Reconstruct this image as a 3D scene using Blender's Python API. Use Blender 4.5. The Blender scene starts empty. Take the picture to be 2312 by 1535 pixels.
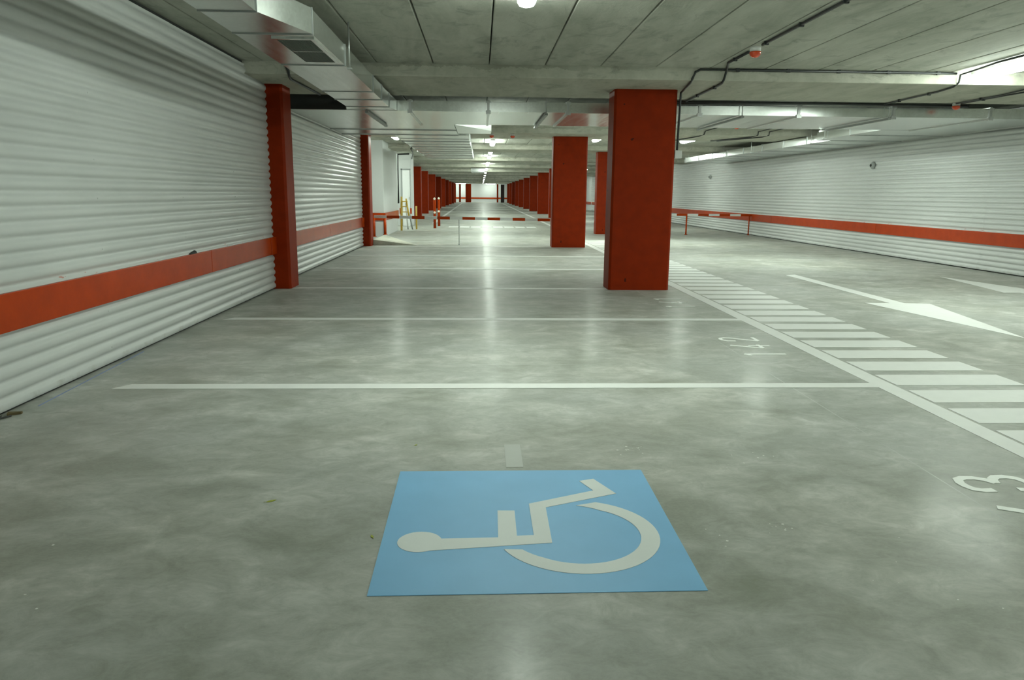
import bpy, bmesh, math, random
from mathutils import Vector, Matrix

random.seed(7)
PI = math.pi
sc = bpy.context.scene
COL = sc.collection

# ------------------------------------------------------------------ camera
PITCH, YAW, ROLL, FPX, CAMH = 0.193056, 0.04295, 0.009023, 1688.7, 1.25
cp, sp = math.cos(PITCH), math.sin(PITCH)
cy, sy = math.cos(YAW), math.sin(YAW)
fwd = Vector((sy * cp, cy * cp, -sp))
rgt = Vector((cy, -sy, 0))
dwn = fwd.cross(rgt)
r2 = rgt * math.cos(ROLL) - dwn * math.sin(ROLL)
d2 = rgt * math.sin(ROLL) + dwn * math.cos(ROLL)
cam = bpy.data.cameras.new('camera')
cam.sensor_fit = 'HORIZONTAL'
cam.sensor_width = 36.0
cam.lens = FPX / 2312 * 36.0
cam.clip_end = 400
camo = bpy.data.objects.new('camera', cam)
COL.objects.link(camo)
rot = Matrix((r2, -d2, -fwd)).transposed().to_4x4()
camo.matrix_world = Matrix.Translation((0, 0, CAMH)) @ rot
sc.camera = camo

# ------------------------------------------------------------------ world, exposure
sc.view_settings.view_transform = 'Standard'
sc.view_settings.look = 'None'
sc.view_settings.gamma = 1.0
sc.view_settings.use_curve_mapping = False
sc.view_settings.exposure = 2.15
wd = bpy.data.worlds.new('world')
sc.world = wd
wd.use_nodes = True
wd.node_tree.nodes['Background'].inputs[0].default_value = (0.75, 0.85, 0.78, 1)
wd.node_tree.nodes['Background'].inputs[1].default_value = 0.0
LAMP_COLOUR = (0.88, 1.0, 0.885)
LAMP_STRENGTH = 22.0

# ------------------------------------------------------------------ materials
def new_mat(name):
    m = bpy.data.materials.new(name)
    m.use_nodes = True
    nt = m.node_tree
    b = nt.nodes['Principled BSDF']
    return m, nt, b


def simple(name, col, rough=0.5, metal=0.0, spec=0.5, var=0.0, scale=8.0, bump=0.0, bscale=60.0, coat=0.0):
    m, nt, b = new_mat(name)
    b.inputs['Base Color'].default_value = (*col, 1)
    b.inputs['Roughness'].default_value = rough
    b.inputs['Metallic'].default_value = metal
    b.inputs['Specular IOR Level'].default_value = spec
    b.inputs['Coat Weight'].default_value = coat
    b.inputs['Coat Roughness'].default_value = 0.15
    tc = nt.nodes.new('ShaderNodeTexCoord')
    if var > 0:
        n = nt.nodes.new('ShaderNodeTexNoise')
        n.inputs['Scale'].default_value = scale
        n.inputs['Detail'].default_value = 6
        nt.links.new(tc.outputs['Object'], n.inputs['Vector'])
        mx = nt.nodes.new('ShaderNodeMix')
        mx.data_type = 'RGBA'
        mx.inputs[6].default_value = (*[c * (1 - var) for c in col], 1)
        mx.inputs[7].default_value = (*[min(1, c * (1 + var)) for c in col], 1)
        nt.links.new(n.outputs['Fac'], mx.inputs[0])
        nt.links.new(mx.outputs[2], b.inputs['Base Color'])
    if bump > 0:
        n2 = nt.nodes.new('ShaderNodeTexNoise')
        n2.inputs['Scale'].default_value = bscale
        n2.inputs['Detail'].default_value = 4
        nt.links.new(tc.outputs['Object'], n2.inputs['Vector'])
        bp = nt.nodes.new('ShaderNodeBump')
        bp.inputs['Strength'].default_value = bump
        bp.inputs['Distance'].default_value = 0.01
        nt.links.new(n2.outputs['Fac'], bp.inputs['Height'])
        nt.links.new(bp.outputs[0], b.inputs['Normal'])
    return m


def math_node(nt, op, a, b=None, clamp=False):
    n = nt.nodes.new('ShaderNodeMath')
    n.operation = op
    n.use_clamp = clamp
    for i, v in enumerate((a, b)):
        if v is None:
            continue
        if isinstance(v, (int, float)):
            n.inputs[i].default_value = v
        else:
            nt.links.new(v, n.inputs[i])
    return n.outputs[0]


def mix_col(nt, fac, a, b):
    mx = nt.nodes.new('ShaderNodeMix')
    mx.data_type = 'RGBA'
    if isinstance(fac, (int, float)):
        mx.inputs[0].default_value = fac
    else:
        nt.links.new(fac, mx.inputs[0])
    for i, v in ((6, a), (7, b)):
        if isinstance(v, tuple):
            mx.inputs[i].default_value = (*v, 1)
        else:
            nt.links.new(v, mx.inputs[i])
    return mx.outputs[2]


def noise(nt, vec, scale, detail=5, rough=0.55, stretch=None, dist=0.0):
    n = nt.nodes.new('ShaderNodeTexNoise')
    n.inputs['Scale'].default_value = scale
    n.inputs['Detail'].default_value = detail
    n.inputs['Roughness'].default_value = rough
    n.inputs['Distortion'].default_value = dist
    if stretch:
        mp = nt.nodes.new('ShaderNodeMapping')
        mp.inputs['Scale'].default_value = stretch
        nt.links.new(vec, mp.inputs['Vector'])
        vec = mp.outputs[0]
    nt.links.new(vec, n.inputs['Vector'])
    return n.outputs['Fac']


def ramp(nt, fac, lo, hi):
    r = nt.nodes.new('ShaderNodeMapRange')
    r.inputs['From Min'].default_value = lo
    r.inputs['From Max'].default_value = hi
    nt.links.new(fac, r.inputs['Value'])
    return r.outputs[0]


def floor_material():
    m, nt, b = new_mat('polished_concrete')
    tc = nt.nodes.new('ShaderNodeTexCoord')
    P = tc.outputs['Object']
    big = ramp(nt, noise(nt, P, 0.62, 3, 0.5, None, 0.3), 0.38, 0.62)
    mid = ramp(nt, noise(nt, P, 2.1, 6, 0.6, (1.0, 1.3, 1), 0.5), 0.34, 0.66)
    strk = ramp(nt, noise(nt, P, 8.0, 10, 0.74, (0.85, 1.15, 1), 0.7), 0.34, 0.66)
    fine = ramp(nt, noise(nt, P, 60, 6, 0.75, (0.8, 1.2, 1), 0.3), 0.3, 0.7)
    c = mix_col(nt, mid, (0.245, 0.257, 0.215), (0.59, 0.593, 0.555))
    c = mix_col(nt, math_node(nt, 'MULTIPLY', big, 0.40), c, (0.47, 0.50, 0.51))
    c = mix_col(nt, math_node(nt, 'ADD', math_node(nt, 'MULTIPLY', strk, 0.70), 0.30), (0.22, 0.232, 0.195), c)
    c = mix_col(nt, math_node(nt, 'MULTIPLY', fine, 0.22), c, (0.56, 0.56, 0.50))
    # dark smudges
    sm = ramp(nt, noise(nt, P, 1.5, 7, 0.6, None, 0.3), 0.54, 0.76)
    c = mix_col(nt, math_node(nt, 'MULTIPLY', sm, 0.6), c, (0.17, 0.18, 0.135))
    # saw-cut joints
    sep = nt.nodes.new('ShaderNodeSeparateXYZ')
    nt.links.new(P, sep.inputs[0])
    ax = math_node(nt, 'ABSOLUTE', math_node(nt, 'SUBTRACT', sep.outputs[0], 2.075))
    l1 = math_node(nt, 'LESS_THAN', ax, 0.0035)
    ym = math_node(nt, 'ABSOLUTE', math_node(nt, 'SUBTRACT', math_node(nt, 'PINGPONG', math_node(nt, 'SUBTRACT', sep.outputs[1], 5.43), 4.2), 0.0))
    l2 = math_node(nt, 'LESS_THAN', ym, 0.004)
    jn = math_node(nt, 'MAXIMUM', l1, l2)
    jc = mix_col(nt, ramp(nt, noise(nt, P, 0.9, 2), 0.35, 0.65), (0.2, 0.21, 0.2), (0.7, 0.72, 0.7))
    c = mix_col(nt, math_node(nt, 'MULTIPLY', jn, 0.55), c, jc)
    nt.links.new(c, b.inputs['Base Color'])
    r = math_node(nt, 'ADD', math_node(nt, 'MULTIPLY', mid, 0.10), math_node(nt, 'ADD', math_node(nt, 'MULTIPLY', strk, 0.08), 0.44))
    nt.links.new(r, b.inputs['Roughness'])
    b.inputs['Specular IOR Level'].default_value = 0.15
    b.inputs['Coat Weight'].default_value = 0.065
    b.inputs['Coat Roughness'].default_value = 0.19
    bp = nt.nodes.new('ShaderNodeBump')
    bp.inputs['Strength'].default_value = 0.10
    bp.inputs['Distance'].default_value = 0.01
    nt.links.new(noise(nt, P, 7, 5, 0.6), bp.inputs['Height'])
    nt.links.new(bp.outputs[0], b.inputs['Normal'])
    return m


def slab_material(name, base, dark, streak=False):
    m, nt, b = new_mat(name)
    tc = nt.nodes.new('ShaderNodeTexCoord')
    P = tc.outputs['Object']
    a = ramp(nt, noise(nt, P, 1.3, 6, 0.6, (2.2, 0.5, 1), 0.6), 0.35, 0.65)
    f = ramp(nt, noise(nt, P, 7, 9, 0.74, (1.0, 0.35, 1.4), 0.4), 0.34, 0.68)
    c = mix_col(nt, a, dark, base)
    c = mix_col(nt, math_node(nt, 'MULTIPLY', f, 0.42), c, tuple(min(1, v * 1.22) for v in base))
    st = ramp(nt, noise(nt, P, 3.2, 7, 0.68, (1, 0.7, 2.4), 0.9), 0.54, 0.70)
    c = mix_col(nt, math_node(nt, 'MULTIPLY', st, 0.55), c, tuple(v * 0.55 for v in dark))
    if streak:
        # dark water stains with ragged lower rims on the sides of the beams
        sep = nt.nodes.new('ShaderNodeSeparateXYZ')
        nt.links.new(P, sep.inputs[0])
        hz = math_node(nt, 'ADD', math_node(nt, 'MULTIPLY', noise(nt, P, 2.6, 6, 0.7, (1, 0.1, 0.1)), 0.24), 2.555)
        up = math_node(nt, 'GREATER_THAN', sep.outputs[2], hz)
        pat = ramp(nt, noise(nt, P, 0.7, 4, 0.6, (1, 0.2, 0.2)), 0.42, 0.56)
        c = mix_col(nt, math_node(nt, 'MULTIPLY', math_node(nt, 'MULTIPLY', up, pat), 0.38), c, (0.16, 0.16, 0.12))
    nt.links.new(c, b.inputs['Base Color'])
    b.inputs['Roughness'].default_value = 0.85
    b.inputs['Specular IOR Level'].default_value = 0.2
    bp = nt.nodes.new('ShaderNodeBump')
    bp.inputs['Strength'].default_value = 0.25
    bp.inputs['Distance'].default_value = 0.01
    nt.links.new(f, bp.inputs['Height'])
    nt.links.new(bp.outputs[0], b.inputs['Normal'])
    return m


def cladding_material():
    m, nt, b = new_mat('white_corrugated_sheet')
    tc = nt.nodes.new('ShaderNodeTexCoord')
    P = tc.outputs['Object']
    sep = nt.nodes.new('ShaderNodeSeparateXYZ')
    nt.links.new(P, sep.inputs[0])
    g = ramp(nt, noise(nt, P, 1.4, 5, 0.6, (1, 0.5, 2)), 0.3, 0.7)
    c = mix_col(nt, g, (0.50, 0.515, 0.505), (0.56, 0.575, 0.565))
    # red overspray just above the guard rail
    z = sep.outputs[2]
    band = math_node(nt, 'MULTIPLY', math_node(nt, 'GREATER_THAN', z, 0.66), math_node(nt, 'LESS_THAN', z, 0.704))
    sp_ = math_node(nt, 'GREATER_THAN', noise(nt, P, 7, 6, 0.7, (1, 0.8, 2)), 0.63)
    c = mix_col(nt, math_node(nt, 'MULTIPLY', math_node(nt, 'MULTIPLY', band, sp_), 0.7), c, (0.42, 0.06, 0.02))
    # dirt near the floor
    low = math_node(nt, 'MULTIPLY', ramp(nt, noise(nt, P, 9, 6, 0.7), 0.5, 0.75), math_node(nt, 'LESS_THAN', z, 0.06))
    c = mix_col(nt, math_node(nt, 'MULTIPLY', low, 0.5), c, (0.25, 0.24, 0.19))
    nt.links.new(c, b.inputs['Base Color'])
    b.inputs['Roughness'].default_value = 0.36
    b.inputs['Specular IOR Level'].default_value = 0.5
    return m


def duct_material():
    m, nt, b = new_mat('galvanised_steel')
    tc = nt.nodes.new('ShaderNodeTexCoord')
    P = tc.outputs['Object']
    v = nt.nodes.new('ShaderNodeTexVoronoi')
    v.inputs['Scale'].default_value = 45
    nt.links.new(P, v.inputs['Vector'])
    sepc = nt.nodes.new('ShaderNodeSeparateColor')
    nt.links.new(v.outputs['Color'], sepc.inputs[0])
    s = noise(nt, P, 3, 4, 0.5, (6, 0.4, 1))
    f = math_node(nt, 'ADD', math_node(nt, 'MULTIPLY', sepc.outputs[0], 0.35), math_node(nt, 'MULTIPLY', s, 0.65))
    c = mix_col(nt, f, (0.60, 0.63, 0.61), (0.80, 0.83, 0.81))
    nt.links.new(c, b.inputs['Base Color'])
    b.inputs['Metallic'].default_value = 0.92
    nt.links.new(math_node(nt, 'ADD', math_node(nt, 'MULTIPLY', s, 0.14), 0.17), b.inputs['Roughness'])
    bp = nt.nodes.new('ShaderNodeBump')
    bp.inputs['Strength'].default_value = 0.05
    bp.inputs['Distance'].default_value = 0.02
    nt.links.new(noise(nt, P, 2.2, 2, 0.5, (1, 1, 1)), bp.inputs['Height'])
    nt.links.new(bp.outputs[0], b.inputs['Normal'])
    return m


def red_material(name, col, rough, coat=0.0):
    m, nt, b = new_mat(name)
    tc = nt.nodes.new('ShaderNodeTexCoord')
    P = tc.outputs['Object']
    f = ramp(nt, noise(nt, P, 5, 7, 0.65), 0.3, 0.7)
    c = mix_col(nt, f, tuple(v * 0.86 for v in col), tuple(v * 1.1 for v in col))
    pit = math_node(nt, 'GREATER_THAN', noise(nt, P, 7, 2, 0.4), 0.745 if coat == 0 else 2.0)
    c = mix_col(nt, math_node(nt, 'MULTIPLY', pit, 0.75), c, (0.02, 0.006, 0.004))
    nt.links.new(c, b.inputs['Base Color'])
    b.inputs['Specular IOR Level'].default_value = 0.12 if coat == 0 else 0.22
    b.inputs['Roughness'].default_value = rough
    b.inputs['Coat Weight'].default_value = coat
    b.inputs['Coat Roughness'].default_value = 0.12
    bp = nt.nodes.new('ShaderNodeBump')
    bp.inputs['Strength'].default_value = 0.15
    bp.inputs['Distance'].default_value = 0.006
    nt.links.new(noise(nt, P, 18, 5, 0.6), bp.inputs['Height'])
    nt.links.new(bp.outputs[0], b.inputs['Normal'])
    return m


def emission(name, col, strength):
    m, nt, b = new_mat(name)
    b.inputs['Base Color'].default_value = (0.8, 0.8, 0.8, 1)
    b.inputs['Emission Color'].default_value = (*col, 1)
    b.inputs['Emission Strength'].default_value = strength
    return m


M = {}
M['floor'] = floor_material()
M['slab'] = slab_material('precast_slab', (0.50, 0.51, 0.45), (0.33, 0.345, 0.29))
M['beam'] = slab_material('beam_concrete', (0.50, 0.50, 0.43), (0.36, 0.365, 0.30), True)
M['clad'] = cladding_material()
M['duct'] = duct_material()
M['red'] = red_material('red_pillar_paint', (0.25, 0.020, 0.0), 0.55)
M['rail'] = red_material('red_gloss_rail', (0.40, 0.038, 0.0), 0.27, 0.02)
M['white_wall'] = simple('white_plaster', (0.58, 0.60, 0.59), 0.6, var=0.04, scale=2)
M['marking'] = simple('white_road_paint', (0.70, 0.712, 0.69), 0.6, var=0.06, scale=9)
M['digit'] = simple('brightened_white_paint', (0.88, 0.90, 0.87), 0.6)  # white raised above the other road paint to offset weak light
M['blue'] = simple('blue_road_paint', (0.19, 0.45, 0.73), 0.55, var=0.09, scale=4)
M['figure'] = simple('offwhite_road_paint', (0.68, 0.72, 0.71), 0.6, var=0.05, scale=6)
M['black'] = simple('black_conduit', (0.022, 0.026, 0.026), 0.42)
M['grey'] = simple('grey_plastic', (0.30, 0.32, 0.31), 0.5)
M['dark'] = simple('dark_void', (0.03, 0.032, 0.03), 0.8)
M['housing'] = simple('lamp_housing', (0.55, 0.57, 0.56), 0.4)
M['tube'] = emission('lamp_diffuser', LAMP_COLOUR, LAMP_STRENGTH)
M['steel'] = simple('zinc_steel', (0.55, 0.57, 0.56), 0.35, 0.85)
M['orange'] = simple('orange_dome', (0.62, 0.06, 0.01), 0.18, coat=0.5)
M['white_plastic'] = simple('white_plastic', (0.62, 0.63, 0.61), 0.35)
M['yellow'] = simple('yellow_paint', (0.62, 0.42, 0.06), 0.4, var=0.1)
M['leaf'] = simple('leaf', (0.30, 0.34, 0.03), 0.6, var=0.2)
M['wood'] = simple('old_wood', (0.13, 0.10, 0.04), 0.7, var=0.3, scale=30)
M['chalk'] = simple('blue_chalk', (0.22, 0.28, 0.50), 0.7)
M['faded'] = simple('faded_paint', (0.41, 0.43, 0.40), 0.5, var=0.1)
M['fleck'] = simple('paint_fleck', (0.75, 0.77, 0.72), 0.5)
M['reflector'] = simple('reflector', (0.9, 0.85, 0.7), 0.2)
M['door'] = simple('door_panel', (0.78, 0.80, 0.79), 0.45)
M['grille'] = simple('grille_metal', (0.20, 0.22, 0.20), 0.5, 0.4)
M['dark_door'] = simple('dark_door', (0.035, 0.02, 0.02), 0.5)


# ------------------------------------------------------------------ mesh helpers
class MB:
    def __init__(self):
        self.bm = bmesh.new()

    def box(self, x0, x1, y0, y1, z0, z1, bevel=0.0):
        bm = self.bm
        vs = [bm.verts.new(p) for p in ((x0, y0, z0), (x1, y0, z0), (x1, y1, z0), (x0, y1, z0),
                                        (x0, y0, z1), (x1, y0, z1), (x1, y1, z1), (x0, y1, z1))]
        fs = [bm.faces.new([vs[i] for i in q]) for q in ((3, 2, 1, 0), (4, 5, 6, 7), (0, 1, 5, 4), (1, 2, 6, 5), (2, 3, 7, 6), (3, 0, 4, 7))]
        if bevel > 0:
            es = list({e for f in fs for e in f.edges})
            bmesh.ops.bevel(bm, geom=es, offset=bevel, segments=2, affect='EDGES', profile=0.6)
        return self

    def hexa(self, p):
        """eight corner points: bottom ring of four (counter-clockwise from above), then the top ring"""
        bm = self.bm
        vs = [bm.verts.new(q) for q in p]
        for q in ((3, 2, 1, 0), (4, 5, 6, 7), (0, 1, 5, 4), (1, 2, 6, 5), (2, 3, 7, 6), (3, 0, 4, 7)):
            bm.faces.new([vs[i] for i in q])
        return self

    def prism(self, pts, z0, z1):
        bm = self.bm
        lo = [bm.verts.new((x, y, z0)) for x, y in pts]
        hi = [bm.verts.new((x, y, z1)) for x, y in pts]
        n = len(pts)
        bm.faces.new(list(reversed(lo)))
        bm.faces.new(hi)
        for i in range(n):
            bm.faces.new((lo[i], lo[(i + 1) % n], hi[(i + 1) % n], hi[i]))
        return self

    def tube(self, pts, r, seg=8, cap=True, smooth=True):
        bm = self.bm
        pts = [Vector(p) for p in pts]
        rings = []
        for i, p in enumerate(pts):
            if i == 0:
                d = (pts[1] - p).normalized()
            elif i == len(pts) - 1:
                d = (p - pts[i - 1]).normalized()
            else:
                d = ((pts[i + 1] - p).normalized() + (p - pts[i - 1]).normalized()).normalized()
            u = d.cross(Vector((0, 0, 1)))
            if u.length < 1e-3:
                u = d.cross(Vector((0, 1, 0)))
            u.normalize()
            v = d.cross(u)
            rings.append([bm.verts.new(p + u * r * math.cos(2 * PI * k / seg) + v * r * math.sin(2 * PI * k / seg)) for k in range(seg)])
        for a, b in zip(rings, rings[1:]):
            for k in range(seg):
                f = bm.faces.new((a[k], a[(k + 1) % seg], b[(k + 1) % seg], b[k]))
                f.smooth = smooth
        if cap:
            bm.faces.new(list(reversed(rings[0])))
            bm.faces.new(rings[-1])
        return self

    def lathe(self, c, prof, seg=20, axis='z'):
        """prof: list of (radius, height) along the axis from c"""
        bm = self.bm
        c = Vector(c)
        rings = []
        for r, h in prof:
            ring = []
            for k in range(seg):
                a = 2 * PI * k / seg
                if axis == 'z':
                    p = Vector((r * math.cos(a), r * math.sin(a), h))
                elif axis == 'x':
                    p = Vector((h, r * math.cos(a), r * math.sin(a)))
                else:
                    p = Vector((r * math.cos(a), h, r * math.sin(a)))
                ring.append(bm.verts.new(c + p))
            rings.append(ring)
        for a, b in zip(rings, rings[1:]):
            for k in range(seg):
                f = bm.faces.new((a[k], a[(k + 1) % seg], b[(k + 1) % seg], b[k]))
                f.smooth = True
        bm.faces.new(rings[0])
        bm.faces.new(rings[-1])
        return self

    def ribbon(self, pts, w, z0, z1):
        """flat stroke of width w along a 2D polyline, mitred"""
        pts = [Vector((p[0], p[1])) for p in pts]
        L, R = [], []
        for i, p in enumerate(pts):
            if i == 0:
                d = (pts[1] - p).normalized()
                n = Vector((-d.y, d.x)) * w / 2
            elif i == len(pts) - 1:
                d = (p - pts[i - 1]).normalized()
                n = Vector((-d.y, d.x)) * w / 2
            else:
                a = (p - pts[i - 1]).normalized()
                b = (pts[i + 1] - p).normalized()
                na, nb = Vector((-a.y, a.x)), Vector((-b.y, b.x))
                s = (na + nb).normalized()
                n = s * (w / 2) / max(0.4, s.dot(na))
            L.append(p + n)
            R.append(p - n)
        bm = self.bm
        for i in range(len(pts) - 1):
            q = [L[i], R[i], R[i + 1], L[i + 1]]
            lo = [bm.verts.new((v.x, v.y, z0)) for v in q]
            zt = z1 + 0.00012 * (i % 3)
            hi = [bm.verts.new((v.x, v.y, zt)) for v in q]
            bm.faces.new(list(reversed(lo)))
            bm.faces.new(hi)
            for k in range(4):
                bm.faces.new((lo[k], lo[(k + 1) % 4], hi[(k + 1) % 4], hi[k]))
        return self

    def build(self, name, mat, parent=None, loc=None):
        bmesh.ops.recalc_face_normals(self.bm, faces=self.bm.faces[:])
        me = bpy.data.meshes.new(name)
        self.bm.to_mesh(me)
        self.bm.free()
        me.materials.append(mat)
        o = bpy.data.objects.new(name, me)
        COL.objects.link(o)
        if loc:
            o.location = loc
        if parent:
            o.parent = parent
        return o


def tag(o, label, cat, group=None):
    o['label'] = label
    o['category'] = cat
    if group:
        o['group'] = group
    return o


def thing(name, label, cat, loc=(0, 0, 0), group=None):
    o = bpy.data.objects.new(name, None)
    COL.objects.link(o)
    o.location = loc
    o.empty_display_size = 0.1
    return tag(o, label, cat, group)


def struct(o):
    o['kind'] = 'structure'
    return o


CH = {}


def kid(o, parent):
    o.parent = parent
    CH.setdefault(parent.name, []).append(o)
    return o


def dup(o, loc, label, group=None, rotz=0.0):
    c = o.copy()
    COL.objects.link(c)
    c.location = loc
    c.rotation_euler = (0, 0, rotz)
    c['label'] = label
    if group:
        c['group'] = group
    for ch in CH.get(o.name, []):
        d = ch.copy()
        COL.objects.link(d)
        kid(d, c)
        for g in CH.get(ch.name, []):
            e = g.copy()
            COL.objects.link(e)
            kid(e, d)
    return c


ORD = ['nearest', 'second', 'third', 'fourth', 'fifth', 'sixth', 'seventh', 'eighth', 'ninth', 'tenth', 'eleventh', 'twelfth',
       'thirteenth', 'fourteenth', 'fifteenth', 'sixteenth', 'seventeenth', 'eighteenth', 'nineteenth', 'twentieth',
       'twenty-first', 'twenty-second', 'twenty-third', 'twenty-fourth', 'twenty-fifth', 'twenty-sixth', 'twenty-seventh',
       'twenty-eighth', 'twenty-ninth', 'thirtieth', 'thirty-first', 'thirty-second', 'thirty-third', 'thirty-fourth',
       'thirty-fifth', 'thirty-sixth', 'thirty-seventh', 'thirty-eighth', 'thirty-ninth', 'fortieth', 'forty-first', 'forty-second']

# ------------------------------------------------------------------ the shell
ZC, ZB = 2.71, 2.57            # ceiling slabs, beam soffit
XR = 8.76
YF = 113.0

struct(MB().box(-9, 9.6, -9, YF + 1, -0.3, 0).build('floor', M['floor']))

# ceiling: precast planks with open joints, a dark backing above
mb = MB()
x = 0.10 - 0.645 * 14
while x < 9.6:
    mb.box(x + 0.006, x + 0.645 - 0.006, -9, YF + 1, ZC, ZC + 0.2, 0.010)
    x += 0.645
mb.box(-9.2, 9.8, -9, YF + 1, ZC + 0.12, ZC + 0.30)
struct(mb.build('ceiling', M['slab']))

BEAMS = [-6, 2, 10, 18] + [24.3 + 8 * k for k in range(11)]
for i, yb in enumerate(BEAMS):
    b = MB().box(-9, 9.5, yb - 0.92, yb + 0.88, ZB, ZC + 0.05, 0.012).build('ceiling_beam', M['beam'])
    struct(b)


def corrugated(x, y0, y1, z0, z1, sgn, seams, amp=0.010, per=0.0885):
    """a sheet wall whose ribs run along y; sgn = +1 when the room lies on its +x side"""
    mb = MB()
    bm = mb.bm
    n = int((z1 - z0) / per * 10)
    ys = [y0] + seams + [y1]
    for s, (a, b) in enumerate(zip(ys, ys[1:])):
        off = 0.0025 * (s % 2) * sgn
        cols = []
        for y in (a - (0.02 if s % 2 and s else 0), b + (0.02 if s % 2 else 0)):
            c = []
            for k in range(n + 1):
                z = z0 + (z1 - z0) * k / n
                ph = 2 * PI * (z - 0.02) / per
                v = math.sin(ph)
                v = 1 - 2 * (0.5 - 0.5 * v) ** 1.9
                c.append(bm.verts.new((x + off + amp * v * sgn, y, z)))
            cols.append(c)
        for k in range(n):
            f = bm.faces.new((cols[0][k], cols[1][k], cols[1][k + 1], cols[0][k + 1]))
            f.smooth = True
    # screws along the seams and mid-sheet
    xs = sorted(set(seams + [(p + q) / 2 for p, q in zip(ys, ys[1:])]))
    for y in xs:
        for z in (0.09, 0.36, 0.80, 1.15, 1.50, 1.86, 2.22):
            ph = round((z - 0.02 - per / 4) / per) * per + per / 4 + 0.02
            mb.lathe((x + amp * sgn, y + 0.01, ph), [(0.007, 0.0), (0.006, 0.004 * sgn), (0.003, 0.006 * sgn)], 6, 'x')
    o = mb.build('wall', M['clad'])
    return struct(o)


w = corrugated(-2.69, -9, 9.90, 0.018, 2.672, 1, [-6.5, -4.0, -1.5, 1.0, 3.9, 6.965], )
w.name = 'wall_left'
w = corrugated(-2.772, 10.32, 17.94, 0.018, 2.70, 1, [13.5, 16.62])
w.name = 'wall_left_rear'
w = corrugated(XR, -9, 60, 0.018, 2.70, -1, [-5, -2, 1.2, 4.3, 7.4, 10.2, 12.83, 15.96, 19.14, 22.3, 25.5, 28.77, 32, 35, 38, 41, 44, 47, 50, 53, 56])
w.name = 'wall_right'
struct(MB().box(-3.1, -2.715, -9, 9.885, 0, ZC + 0.1).build('wall_left_core', M['dark']))
struct(MB().box(-3.1, -2.80, 10.335, 17.925, 0, ZC + 0.1).build('wall_left_core', M['dark']))
struct(MB().box(XR + 0.03, 9.4, -9, 60, 0, ZC + 0.1).build('wall_right_core', M['dark']))
struct(MB().box(XR, 9.4, 60, YF, 0, ZC + 0.1).build('wall_right_rear', M['white_wall']))
struct(MB().box(-9, 9.5, YF, YF + 0.3, 0, ZC + 0.1).build('wall_back', M['white_wall']))
struct(MB().box(-9, 9.5, -9.2, -8.9, 0, ZC + 0.1).build('wall_front', M['white_wall']))
struct(MB().box(-8.2, -8, 18, YF, 0, ZC + 0.1).build('wall_far_left', M['white_wall']))
struct(MB().box(-8, -3.05, 18.06, 18.26, 0, ZC + 0.1).build('wall_alcove', M['white_wall']))
# white rooms on the left beyond the second pillar
struct(MB().box(-7.9, -2.78, 22.0, 25.6, 0, ZC + 0.02, 0.01).build('wall_stair_room', M['white_wall']))
struct(MB().box(-7.9, -2.66, 29.3, 30.6, 0, ZC + 0.02, 0.01).build('wall_lift_room', M['white_wall']))
# floor shadow gap trims under the sheets
# ------------------------------------------------------------------ red guard rails on the walls
def rail(x0, x1, y0, y1, label, z0=0.458, z1=0.676, name='guard_rail'):
    o = MB().box(x0, x1, y0, y1, z0, z1, 0.006).build(name, M['rail'])
    return tag(o, label, 'guard rail', 'red guard rails along the walls')


rail(-2.69, -2.655, -8.8, 7.53, 'long red guard rail board on left wall, nearest the camera')
rail(-2.69, -2.655, 7.535, 9.66, 'red guard rail board on left wall just before the first left pillar')
rail(-2.69, -2.645, 9.665, 9.90, 'short red end piece of guard rail butting against first left pillar')
rail(-2.772, -2.735, 10.33, 13.9, 'pinkish shining red guard rail just behind the first left pillar')
rail(-2.772, -2.735, 13.905, 17.55, 'red guard rail board leading to the second left pillar')
rail(-2.772, -2.725, 17.555, 17.928, 'short red end piece of guard rail butting against second left pillar')
yy = [-8.8, 4.2, 10.2, 16.35, 22.4, 30, 42, 59.5]
lab = ['red guard rail board on right wall, nearest and running out of frame',
       'red guard rail board on right wall beside the far arrow marking',
       'red guard rail board on right wall beneath the larger round wall fitting',
       'red guard rail board on right wall ending where the striped boom reaches the wall',
       'red guard rail board on right wall behind the striped boom barrier',
       'red guard rail board on right wall, far part beside the first big pillar edge',
       'farthest red guard rail board of the corrugated right wall']
for a, b, l in zip(yy, yy[1:], lab):
    rail(XR - 0.04, XR + 0.0, a + 0.003, b - 0.003, l)
rail(XR - 0.04, XR, 60, YF - 0.1, 'red guard rail on the plain white part of the right wall')
rail(-6, 8.7, YF - 0.05, YF, 'thin red guard rail across the far end wall')
rail(-7.9, -2.76, 21.96, 22.0, 'red guard rail on the front of the white room on the left')
rail(-2.78, -2.74, 22.0, 25.6, 'red guard rail along the side of the white room on the left')
rail(-3.1, -2.64, 29.26, 29.3, 'short red guard rail beside the yellow stepladder and white door')

# ------------------------------------------------------------------ pillars
def chamfer_rect(x0, x1, y0, y1, c):
    return [(x0 + c, y0), (x1 - c, y0), (x1, y0 + c), (x1, y1 - c), (x1 - c, y1), (x0 + c, y1), (x0, y1 - c), (x0, y0 + c)]


def pillar(x0, x1, y0, y1, label, h=ZB):
    cx, cyy = (x0 + x1) / 2, (y0 + y1) / 2
    mb = MB()
    mb.prism([(a - cx, b - cyy) for a, b in chamfer_rect(x0, x1, y0, y1, 0.028)], 0, h)
    o = mb.build('concrete_pillar', M['red'], None, (cx, cyy, 0))
    tag(o, label, 'pillar')
    o['kind'] = 'thing'
    return o


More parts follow.
